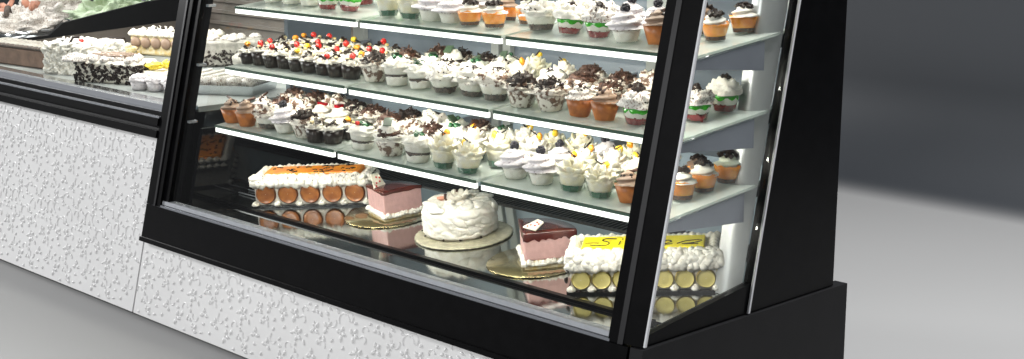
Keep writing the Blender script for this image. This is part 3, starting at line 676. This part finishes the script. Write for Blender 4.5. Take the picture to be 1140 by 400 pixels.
# ------------------------------------------------------------------ cakes on the deck
TILT = math.atan(.1)
def on_deck(name, label, cat, x, y, rz, group=None):
    o = empty(name, label, cat, (x, y, dz(y)+.0006), 0, group)
    o.rotation_mode = 'QUATERNION'; o.rotation_quaternion = Matrix.Rotation(TILT, 4, 'X').to_quaternion()@Matrix.Rotation(rz, 4, 'Z').to_quaternion()
    return o
def log_cake(name, label, x, y, rz, L, W, H, med, rimm, n, dr, glz, dark_end, rowsz, pr=.0145):
    """local frame: x along the front edge from its left end, y into the case"""
    t = on_deck(name, label, 'cake', x, y, rz)
    mb = MB(); mb.box((-.012, -.010, 0), (L+.014, W+.01, .006)); mb.build('cake_board', M['board_black'], t)
    mb = MB(); mb.box((0, .006, .0065), (L, W-.006, H)); mb.build('cake_body', M['cream_white'], t)
    mb = MB(); mb.box((L+.0005, .004, .0065), (L+.006, W-.004, H-.004)); mb.build('cake_end', dark_end, t)
    rng = random.Random(n)
    for i in range(n):
        mb = MB(); cx = L*(i+.5)/n; cz = dr+.010
        R_ = Matrix.Rotation(pi/2, 3, 'X')
        prof = [(dr, 0), (dr, .006), (dr*.9, .0085), (dr*.86, .0068), (dr*.5, .0062), (.001, .0064)]
        v = []; f = []; nn = 28
        for j, (r, z) in enumerate(prof):
            for q in range(nn):
                a = 2*pi*q/nn; v.append((cx+r*cos(a), .0055-z, cz+r*sin(a)))
        for j in range(len(prof)-1):
            for q in range(nn): f.append((j*nn+q, j*nn+(q+1) % nn, (j+1)*nn+(q+1) % nn, (j+1)*nn+q))
        mb.add(v, f[:nn*2], 1); mb.add(v, f[nn*2:], 0)
        mb.build('biscuit_disc', [med, rimm], t)
    mb = MB()
    for i in range(n+1): mb.rosette((L*i/n, -.002, .006), .012, .015, 0, 6, i)
    for i in range(n+1): mb.rosette((L*i/n, W, .006), .012, .015, 0, 6, i)
    for yy in (.02, .07): mb.rosette((L+.008, yy, .006), .011, .014)
    mb.build('base_piping', M['cream_white'], t)
    mb = MB(); ns = int(L/.0165)
    for i in range(ns+1):
        for r_, (yy, zz) in enumerate(rowsz):
            R_ = Matrix.Rotation(rng.uniform(-.6, .6), 3, 'X')@Matrix.Rotation(rng.uniform(-.6, .6), 3, 'Y')
            mb.ell((L*(i+.5*(r_ % 2))/ns+rng.uniform(-.004, .004), yy+rng.uniform(-.003, .003), zz+rng.uniform(-.003, .003)), (pr*rng.uniform(.95, 1.25), pr*.85, pr*rng.uniform(.9, 1.15)), 0, R_, 14, 8, .4, i*1.7+r_*5)
        mb.rosette((L*i/ns, W-.008, H-.002), pr, pr*1.15*rng.uniform(.8, 1.2), 0, 6, rng.uniform(0, 6))
    for k in range(6):
        for xx in (.004, L-.006):
            mb.rosette((xx, W*(k+.4)/6, H-.003), pr*1.05, pr*1.2, 0, 6, k)
            mb.rosette((xx+(.008 if xx > .1 else -.006), W*(k+.4)/6, H-.022), pr, pr*1.1, 0, 6, k)
    mb.build('cream_piping', M['cream_white'], t)
    mb = MB(); mb.box((.028, .034, H-.002), (L-.030, W-.026, H+.0150)); g = mb.build('top_glaze', glz, t)
    bv = g.modifiers.new('bevel', 'BEVEL'); bv.width = .003; bv.segments = 2
    return t, g, L, W, H
AX = math.atan2(.230, .307)
oc, g, L, W, H = log_cake('orange_log_cake', 'long cream cake with five brown biscuit discs and orange glaze', .393, .262, AX, .384, .15, .092,
    M['medallion'], M['medallion_rim'], 5, .0345, M['orange_glaze'], M['choc_milk'], [(.004, .078), (.012, .090), (.022, .092)])
mb = MB(); rng = random.Random(3)
for i in range(34):
    x_ = rng.uniform(.04, L-.05); y_ = rng.uniform(.036, W-.036); a = rng.uniform(-.7, .9); l_ = rng.uniform(.008, .02)
    mb.tube([(x_+cos(a)*l_*u, y_+sin(a)*l_*u+.004*sin(u*3), H+.0156) for u in (0, .3, .6, 1)], .0024, 5)
mb.build('chocolate_squiggles', M['ink'], g)
mb = MB()
for i in range(70):
    rbox(mb, (rng.uniform(0, L), rng.uniform(-.012, .03), H+rng.uniform(-.006, .014)), (.0022, .0022, .0012), rmat(rng))
mb.build('grey_flakes', M['paper_grey'], oc)
yc, g, L, W, H = log_cake('yellow_log_cake', 'long white piped cake with yellow glaze, dark writing and pale yellow discs', 1.846, .268, AX, .384, .155, .100,
    M['lemon'], M['lemon_rim'], 7, .0262, M['yellow_glaze'], M['lemon'], [(.002, .073), (.004, .082), (.006, .091), (.013, .099), (.022, .102)], .0150)
def stroke(mb, pts, x0, y0, s):
    # smooth handwriting through the given points
    P = []
    for i in range(len(pts)-1):
        p0 = Vector(pts[max(i-1, 0)]); p1 = Vector(pts[i]); p2 = Vector(pts[i+1]); p3 = Vector(pts[min(i+2, len(pts)-1)])
        for k in range(5):
            t = k/5; P.append(.5*((2*p1)+(p2-p0)*t+(2*p0-5*p1+4*p2-p3)*t*t+(3*p1-p0-3*p2+p3)*t**3))
    P.append(Vector(pts[-1])); mb.tube([(x0+p.x*s, y0+p.y*s, H+.0156) for p in P], .0016, 6)
mb = MB(); s_ = .062; y_ = .046
stroke(mb, [(0, .38), (.32, .42), (.62, .38)], .034, y_, s_)
stroke(mb, [(1.35, .92), (.95, .98), (.75, .75), (1.05, .45), (1.0, .12), (.55, .05), (.25, .15)], .034, y_, s_)
stroke(mb, [(1.55, .58), (1.5, .1)], .034, y_, s_); stroke(mb, [(1.6, .85), (1.63, .9)], .034, y_, s_)
stroke(mb, [(2.2, .55), (1.9, .62), (1.8, .3), (2.05, .15), (2.2, .5), (2.15, -.1), (1.8, -.2)], .034, y_, s_)
stroke(mb, [(2.45, .1), (2.5, .55), (2.55, .4), (2.75, .58), (2.8, .12)], .034, y_, s_)
stroke(mb, [(3.35, .3), (3.55, .6), (3.75, .45), (3.5, .2), (3.3, .3), (3.45, .08), (3.8, .12)], .034, y_, s_)
stroke(mb, [(4.0, .15), (4.4, .5), (4.95, .6), (5.0, .45), (4.6, .2), (4.2, .12), (4.9, .1)], .034, y_, s_)
mb.build('writing', M['ink'], g)
mb = MB(); mb.ell((-.004, -.004, .066), (.007, .007, .006), k=.5); mb.ell((-.012, .004, .036), (.006, .005, .008), k=.5)
for i in range(12): rbox(mb, (rng.uniform(.0, L), -.006, .006+rng.uniform(.0, .006)), (.0035, .003, .002), rmat(rng))
mb.build('chocolate_bits', M['choc'], yc)

def slice_cake(label, ax, ay, a0, bx, by, wdir, gside):
    """quarter of a round mousse cake: apex at (ax, ay), straight faces along a0 and a0+90 deg"""
    b_ = on_deck('cake_board', 'round gold board under the '+gside+' pink mousse slice', 'cake board', bx, by, 0, 'round boards under the mousse slices')
    mb = MB(); mb.lathe([(.136, 0), (.140, .0015), (.138, .004), (.05, .0042)], 72, 0, lambda t, u: 1+.012*cos(36*t)); mb.build('board', M['gold'], b_)
    t = on_deck('mousse_slice', label, 'cake slice', ax, ay, a0, 'pink mousse slices'); t.location.z += .0045; t.scale = (1, 1, 1.22 if gside == 'left' else 1.34)
    R0 = .134 if gside == 'left' else .148
    def wedge(r, inset=0, nn=16, wob=0):
        c = inset*1.0; P = [(c, c)]
        for i in range(nn+1):
            a = pi/2*i/nn; P.append((max(c, r*cos(a)), max(c, r*sin(a))))
        return P
    def ext(mb, P, z0, z1, mi=0): mb.prism(P, lambda p: (p[0], p[1], z0), lambda p: (p[0], p[1], z1), mi)
    mb = MB(); ext(mb, wedge(R0+.002, -.001), .0, .017); mb.build('sponge_base', M['sponge'], t)
    mb = MB(); ext(mb, wedge(R0, .002), .0172, .074); o = mb.build('mousse', M['pink'], t)
    bv = o.modifiers.new('bevel', 'BEVEL'); bv.width = .004; bv.segments = 3
    mb = MB(); rng = random.Random(4)
    n_ = 14
    for i in range(n_+1):
        for (xx, yy) in ((R0*i/n_, -.002), (-.002, R0*i/n_)):
            mb.rosette((xx+rng.uniform(-.002, .002), yy, .009+rng.uniform(-.002, .003)), .0085*rng.uniform(.8, 1.2), .011, 0, 6, i)
    mb.build('cream_piping', M['cream_white'], t)
    # glaze cap with drips on the straight faces
    mb = MB(); P = wedge(R0+.0015, .0005); v = []; f = []
    def sub(P):
        out = []
        for i, p in enumerate(P):
            q = P[(i+1) % len(P)]; n2 = max(1, int(math.dist(p, q)/.006))
            for k in range(n2): out.append((p[0]+(q[0]-p[0])*k/n2, p[1]+(q[1]-p[1])*k/n2))
        return out
    P = sub(P); m = len(P)
    for i, p in enumerate(P):
        dr = (.012 if gside == 'right' else .004)*(1+.8*nz(p[0]*40, p[1]*40, 3))+(.014*max(0, nz(p[0]*60+9, p[1]*60, 1)) if gside == 'right' else 0)
        cx, cy_ = .05, .05
        v += [(p[0]+(p[0]-cx)*.012, p[1]+(p[1]-cy_)*.012, .0745-dr), (p[0]+(p[0]-cx)*.02, p[1]+(p[1]-cy_)*.02, .0755), (p[0], p[1], .0785), (cx+(p[0]-cx)*.5, cy_+(p[1]-cy_)*.5, .0790)]
    for i in range(m):
        j = (i+1) % m
        for k in range(3): f.append((4*i+k, 4*j+k, 4*j+k+1, 4*i+k+1))
    f.append(tuple(4*i+3 for i in range(m))); mb.add(v, f); gl = mb.build('glaze', M['glaze'], t)
    wx, wy, wr, wt = wdir
    mb = MB(); R_ = Matrix.Rotation(wr, 3, 'Z')@Matrix.Rotation(wt, 3, 'X'); c = Vector((wx, wy, .086))
    T_ = [(-.026, -.014), (.028, -.012), (.020, .026), (-.010, .030)]
    mb.prism(T_, lambda p: tuple(c+R_@Vector((p[0], p[1], 0))), lambda p: tuple(c+R_@Vector((p[0], p[1], .003))))
    wf = mb.build('wafer', M['wafer'], t)
    mb = MB()
    for (dx, dy) in ((-.006, 0), (.010, .002), (.004, .016), (-.012, -.008), (.016, .012)):
        p = c+R_@Vector((dx, dy, .0036)); mb.ell(tuple(p), (.0042, .0032, .0012), 0, R_, 8, 4)
    mb.build('red_dots', M['reddot'], wf)
slice_cake('pink mousse slice with smooth dark glaze, left of the white round cake', .915, .392, math.atan2(.123, .035), .854, .453, (.020, .085, .4, .95), 'left')
slice_cake('pink mousse slice with dripping red glaze, beside the yellow cake', 1.617, .322, math.atan2(.120, .097), 1.583, .395, (.030, .026, -1.0, .25), 'right')

# white round cake
b_ = on_deck('cake_board', 'ivory scalloped board under the white round cake', 'cake board', 1.220, .450, 0)
mb = MB(); mb.lathe([(.138, 0), (.150, .002), (.148, .006), (.138, .0045), (.05, .0045)], 120, 0, lambda t, u: 1+.012*cos(40*t)); mb.build('board', M['doily'], b_)
t = on_deck('round_cake', 'round white cream cake draped in petal folds with chocolate curl', 'cake', 1.190, .466, 0); t.location.z += .005
mb = MB(); rng = random.Random(8)
def fold(t, u):
    n1 = nz(cos(t+1.1*u)*3.4, sin(t+1.1*u)*3.4, u*2.2+1); n2 = nz(cos(t-1.6*u)*5+3, sin(t-1.6*u)*5, u*3)
    return 1+.075*(.5-abs(n1)*1.9)*min(1, 3*(1.02-u))+.03*(.4-abs(n2)*1.6)
mb.lathe([(.104, 0)]+[(.1135, .004+k*.0042) for k in range(1, 18)]+[(.110, .080), (.106, .086), (.098, .091), (.08, .094), (.05, .096), (.002, .097)], 150, 0, fold)
for i in range(16):
    a = rng.uniform(0, 6.28); R_ = Matrix.Rotation(a, 3, 'Z')@Matrix.Rotation(-.2, 3, 'Y')@Matrix.Rotation(rng.uniform(-.9, .9), 3, 'X')
    mb.ell((.109*cos(a), .109*sin(a), rng.uniform(.015, .075)), (.0085, .030, .014), 0, R_, 16, 10, .3, i)
for i in range(34):
    q = .098*math.sqrt(rng.random()); a = rng.uniform(0, 6.28)
    R_ = Matrix.Rotation(rng.uniform(0, 6.28), 3, 'Z')@Matrix.Rotation(rng.uniform(-.5, .5), 3, 'X')
    mb.ell((q*cos(a), q*sin(a), .090+.006*(1-q/.1)), (.034, .019, .008), 0, R_, 16, 8, .3, i+99)
mb.build('draped_cream', M['cream_white'], t)
mb = MB()
for i in range(9):
    a = 2*pi*i/9; R_ = Matrix.Rotation(a, 3, 'Z')@Matrix.Rotation(.7, 3, 'Y')
    mb.ell((.026*cos(a)-.0, .024*sin(a), .110), (.004, .013, .016), 0, R_, 10, 7, .3, i)
mb.build('cream_flower', M['cream'], t)
mb = MB(); mb.tube([(-.006, -.040, .100), (-.010, -.044, .112), (-.016, -.038, .122), (-.020, -.028, .118)], [.003, .005, .005, .003], 8, 0, .5)
mb.tube([(-.030, .020, .112), (-.016, .010, .124)], .004, 7); put_ = mb.build('chocolate_curl', M['choc_milk'], t)
mb = MB(); R_ = Matrix.Rotation(.4, 3, 'Z'); mb.ell((-.044, -.030, .104), (.016, .009, .006), 0, R_, k=.4); mb.build('salmon_fruit_slice', M['salmon'], t)
mb = MB()
for a in (-2.4, -1.9, -1.2, -.75, -.2): rbox(mb, (.118*cos(a), .118*sin(a), .006), (.003, .003, .002), rmat(rng))
mb.build('chocolate_bits', M['choc'], t)

# ------------------------------------------------------------------ cakes in the left counter
DK = .7005
def lc(name, label, x, y, rz=0, cat='cake', group=None): return empty(name, label, cat, (x, y, DK), rz, group)
def flakes_box(mb, rng, n, L, W, z0, z1, sz=.006):
    for i in range(n):
        side = rng.choice([0, 0, 1, 2])
        if side == 0: c = (rng.uniform(0, L), -.002, rng.uniform(z0, z1))
        elif side == 1: c = (L+.002, rng.uniform(0, W), rng.uniform(z0, z1))
        else: c = (-.002, rng.uniform(0, W), rng.uniform(z0, z1))
        rbox(mb, c, (sz*rng.uniform(.5, 1.2), sz*rng.uniform(.3, .8), .0014), rmat(rng))
t = lc('chocolate_loaf_cake', 'brown chocolate loaf cake dusted white, nearest the left edge', -1.80, .33, .12)
mb = MB(); mb.box((0, 0, 0), (.50, .15, .075)); o = mb.build('cake_body', mat('brown_crumb_side', (.20, .115, .075), .75, nscale=25, namt=.35, bump=.6, bscale=80), t)
o.modifiers.new('b', 'BEVEL').width = .006
mb = MB(); mb.box((-.004, -.006, .0755), (.506, .156, .088)); o = mb.build('chocolate_top', M['crumb_dark'], t); o.modifiers.new('b', 'BEVEL').width = .004
mb = MB(); rng = random.Random(2)
for i in range(14): mb.tube([(.02+i*.035+.01*sin(k), .01+k*.027, .0895) for k in range(6)], .0035, 5, 0, .5)
mb.build('sugar_stripes', M['cream_white'], t)
t = lc('white_cream_cake', 'rough white cream cake with red and black garnish', -1.20, .340, .35)
mb = MB(); mb.box((0, 0, 0), (.26, .17, .115))
for i in range(420):
    s_ = rng.choice([0, 0, 1, 2, 2]); c = (rng.uniform(0, .26), 0, rng.uniform(.005, .115)) if s_ == 0 else ((rng.choice([0, .26]), rng.uniform(0, .17), rng.uniform(.01, .115)) if s_ == 1 else (rng.uniform(0, .26), rng.uniform(0, .17), .115+.012*rng.random()))
    mb.ell(c, (.019, .015, .007), 0, rmat(rng), 10, 6, .3, i)
mb.build('cream_coat', M['cream_white'], t)
mb = MB(); mb.ell((.165, .03, .138), (.013, .013, .011)); mb.build('cherry', M['cherry'], t)
mb = MB(); mb.tube([(.115, .02, .125), (.125, .03, .150), (.150, .04, .152)], .006, 6); mb.ell((.05, .05, .13), (.02, .012, .006)); mb.build('chocolate_curl', M['choc'], t)
t = lc('flake_cake', 'white cream cake with black chocolate flakes round its side', -.885, .305, .42)
mb = MB(); mb.box((0, 0, 0), (.28, .16, .085)); o = mb.build('cake_body', M['cream'], t); o.modifiers.new('b', 'BEVEL').width = .01
mb = MB(); flakes_box(mb, rng, 420, .28, .16, .004, .074, .0085); mb.build('chocolate_flakes', M['choc'], t)
mb = MB(); dome(mb, .083, .05, .03, 5)
for i in range(34): mb.rosette((rng.uniform(.02, .26), rng.uniform(.01, .14), .082), .018, .024, 0, 6, i)
mb.build('cream_rosettes', M['cream_grey'], t)
mb = MB()
for i in range(26): mb.tube([(lambda c: (c, rng.uniform(.02, .14), .105))(rng.uniform(.03, .22)) for k in range(2)], .003, 5)
mb.build('chocolate_curls', M['cream_brown'], t)
for i, (x_, y_, nm_) in enumerate(((-.52, .375, 'leftmost'), (-.445, .400, 'middle'), (-.37, .425, 'rightmost'))):
    o = lc('lilac_cupcake', f'{nm_} of the lilac cream cupcakes beside the flake cake', x_, y_, i, 'cupcake', 'lilac cupcakes in the left counter')
    mb = MB(); mb.lathe([(.028, .001), (.036, .035), (.03, .036)], 40, 0, lambda t, u: 1+.03*cos(20*t)); mb.build('baking_cup', M['cream_lilac'], o)
    mb = MB(); dome(mb, .033, .040, .026, i+2, k=.3); mb.build('cream_top', M['cream_lilac'], o)
t = lc('yellow_flower_cake', 'small white cake with yellow petal decoration behind the lilac cupcakes', -.62, .53, .3)
mb = MB(); mb.lathe([(.07, 0), (.075, .03), (.07, .05), (.002, .055)], 40, 0, lambda t, u: 1+.04*nz(cos(t)*3, sin(t)*3, u)); mb.build('cake_body', M['cream'], t)
mb = MB()
for i in range(16):
    a = rng.uniform(0, 6.28); mb.ell((.04*cos(a), .04*sin(a), .070), (.026, .016, .005), 0, rmat(rng), 8, 5)
mb.build('yellow_petals', M['flakeyellow'], t)
t = lc('brown_disc_cake', 'white piped cake with a row of mocha discs at the back of the left counter', -1.58, .95, .35)
mb = MB(); mb.box((0, 0, 0), (.40, .18, .085)); mb.build('cake_body', M['sponge'], t)
mb = MB(); mb.box((-.03, -.04, -.0), (.44, .22, .006)); mb.build('cake_board', M['gold'], t)
mb = MB()
for i in range(7): mb.ell((.03+i*.057, -.004, .052), (.028, .012, .026), 0, None, 14, 8)
mb.build('mocha_discs', M['cream_brown'], t)
mb = MB()
for i in range(12):
    for j in range(3): mb.rosette((.01+i*.034, .01+j*.07, .082), .024, .03, 0, 6, i+j)
mb.build('cream_piping', M['cream'], t)
mb = MB(); bits(mb, rng, 26, .14, .115, .004, (.006, .004, .002)); o = mb.build('chocolate_bits', M['choc'], t); o.location = (.2, .08, 0)
t = lc('chocolate_square', 'small dark chocolate square on the left counter', -1.72, .86, .3, 'cake')
mb = MB(); mb.box((0, 0, 0), (.10, .08, .065)); o = mb.build('cake_body', M['choc'], t); o.modifiers.new('b', 'BEVEL').width = .006
mb = MB(); mb.box((-.01, -.01, -.0002), (.11, .09, .003)); mb.build('cake_board', M['gold'], t)
t = lc('yellow_tart', 'pale yellow fruit tart beside the dark chocolate square', -1.52, .86, .3, 'tart')
mb = MB(); mb.lathe([(.06, 0), (.078, .035), (.07, .04), (.002, .04)], 40, 0, lambda t, u: 1+.03*cos(16*t)); mb.build('crust', M['sponge'], t)
mb = MB()
for i in range(24):
    a = rng.uniform(0, 6.28); q = .06*math.sqrt(rng.random()); mb.ell((q*cos(a), q*sin(a), .048), (.014, .012, .009), 0, rmat(rng), 8, 5, .4, i)
mb.build('fruit_filling', M['cream_yellow'], t)
t = lc('flake_cake', 'greyish white cake with dark flakes seen through the tall case glass', -.93, .90, .9)
mb = MB(); mb.box((0, 0, 0), (.26, .16, .11)); o = mb.build('cake_body', M['paper_grey'], t); o.modifiers.new('b', 'BEVEL').width = .01
mb = MB(); flakes_box(mb, rng, 260, .26, .16, .004, .07, .008); mb.build('chocolate_flakes', M['choc'], t)
mb = MB()
for i in range(14): mb.rosette((rng.uniform(.02, .24), rng.uniform(.01, .14), .108), .02, .02, 0, 6, i)
mb.build('cream_rosettes', M['cream_grey'], t)
t = lc('pastry_tray', 'silver foil tray of sliced cream rolls at the end of the left counter', -.33, .42, .55, 'tray')
mb = MB(); mb.prism([(0, 0), (.30, 0), (.30, .22), (0, .22)], lambda p: (p[0]+.0, p[1], 0), lambda p: (p[0]*1.06-.01, p[1]*1.06-.006, .035)); mb.build('foil_tray', M['steel_frame'], t)
mb = MB()
for i in range(5): mb.tube([(.03+i*.06, .02, .046), (.05+i*.06, .20, .046)], .024, 12, 0, .8)
mb.build('cream_rolls', M['cream_grey'], t)
mb = MB()
for i in range(5): mb.tube([(.03+i*.06, .03, .067), (.05+i*.06, .19, .067)], .006, 6)
mb.build('white_icing', M['cream_white'], t)
t = lc('frosted_loaf', 'grey brown loaf with dark topping behind the foil tray', -.55, .98, .4, 'loaf')
mb = MB(); mb.ell((0, 0, .05), (.16, .07, .05), 0, None, 24, 12, .25); mb.build('loaf_body', M['paper_grey'], t)
mb = MB(); bits(mb, rng, 40, .12, .08, .03, (.01, .006, .003)); mb.build('dark_topping', M['crumb_dark'], t)
# beyond the partition: gelato display
gd = empty('gelato_display', 'far gelato display with heaped tubs beyond the black partition', 'display case', (-3.2, 1.2, 0))
mb = MB(); mb.box((-1.2, -1.3, 0), (1.14, 1.3, .70)); mb.build('cabinet', M['black_soft'], gd)
mb = MB(); mb.box((-1.2, -1.3, .7005), (1.14, 1.3, .708)); mb.build('counter_top', M['steel_frame'], gd)
mb = MB(); mb.box((-1.2, 1.301, 0), (1.14, 1.33, 1.5)); mb.build('back_panel', M['slate_light'], gd)
def tub(x, y, label, m, rx, ry, h, seed, extra=None):
    t = empty('gelato_tub', label, 'gelato tub', (x, y, .7085), 0)
    mb = MB(); mb.lathe([(rx*.9, 0), (rx, .05), (rx*.96, .052), (rx*.9, .045)], 40); mb.build('steel_tub', M['steel_frame'], t)
    mb = MB(); dome(mb, .04, rx*.95, h, seed, k=.42, fr=4.0, n=60, m=26); mb.build('gelato_heap', m, t)
    if extra: extra(t, rx, h)
def garnish(t, rx, h):
    mb = MB()
    for i in range(9): mb.ell((rng.uniform(-.1, .1), rng.uniform(-.1, .1), h+.04+rng.uniform(-.02, .03)), (.035, .02, .014), 0, rmat(rng), 8, 5, .4, i)
    mb.build('salmon_fruit', M['salmon'], t)
    mb = MB(); mb.tube([(.02, -.05, h), (.06, -.08, h+.06), (.12, -.12, h+.02)], .014, 6, 0, .5); mb.build('dark_leaf', M['crumb_dark'], t)
tub(-2.50, .86, 'white gelato heap with salmon fruit and dark garnish at the photo left edge', M['cream_grey'], .22, .2, .10, 2, garnish)
tub(-2.62, 1.42, 'olive and white gelato heap in the middle of the far display', M['gelato_green'], .20, .2, .10, 4)
tub(-2.55, 1.86, 'pale green gelato heap nearest the far display back', M['gelato_white'], .22, .2, .10, 7)
tub(-3.05, 1.35, 'speckled white gelato heap in the far row', M['cream_grey'], .20, .2, .14, 9)
tub(-3.15, 1.85, 'green swirled gelato heap in the far row', M['gelato_green'], .22, .2, .12, 12)
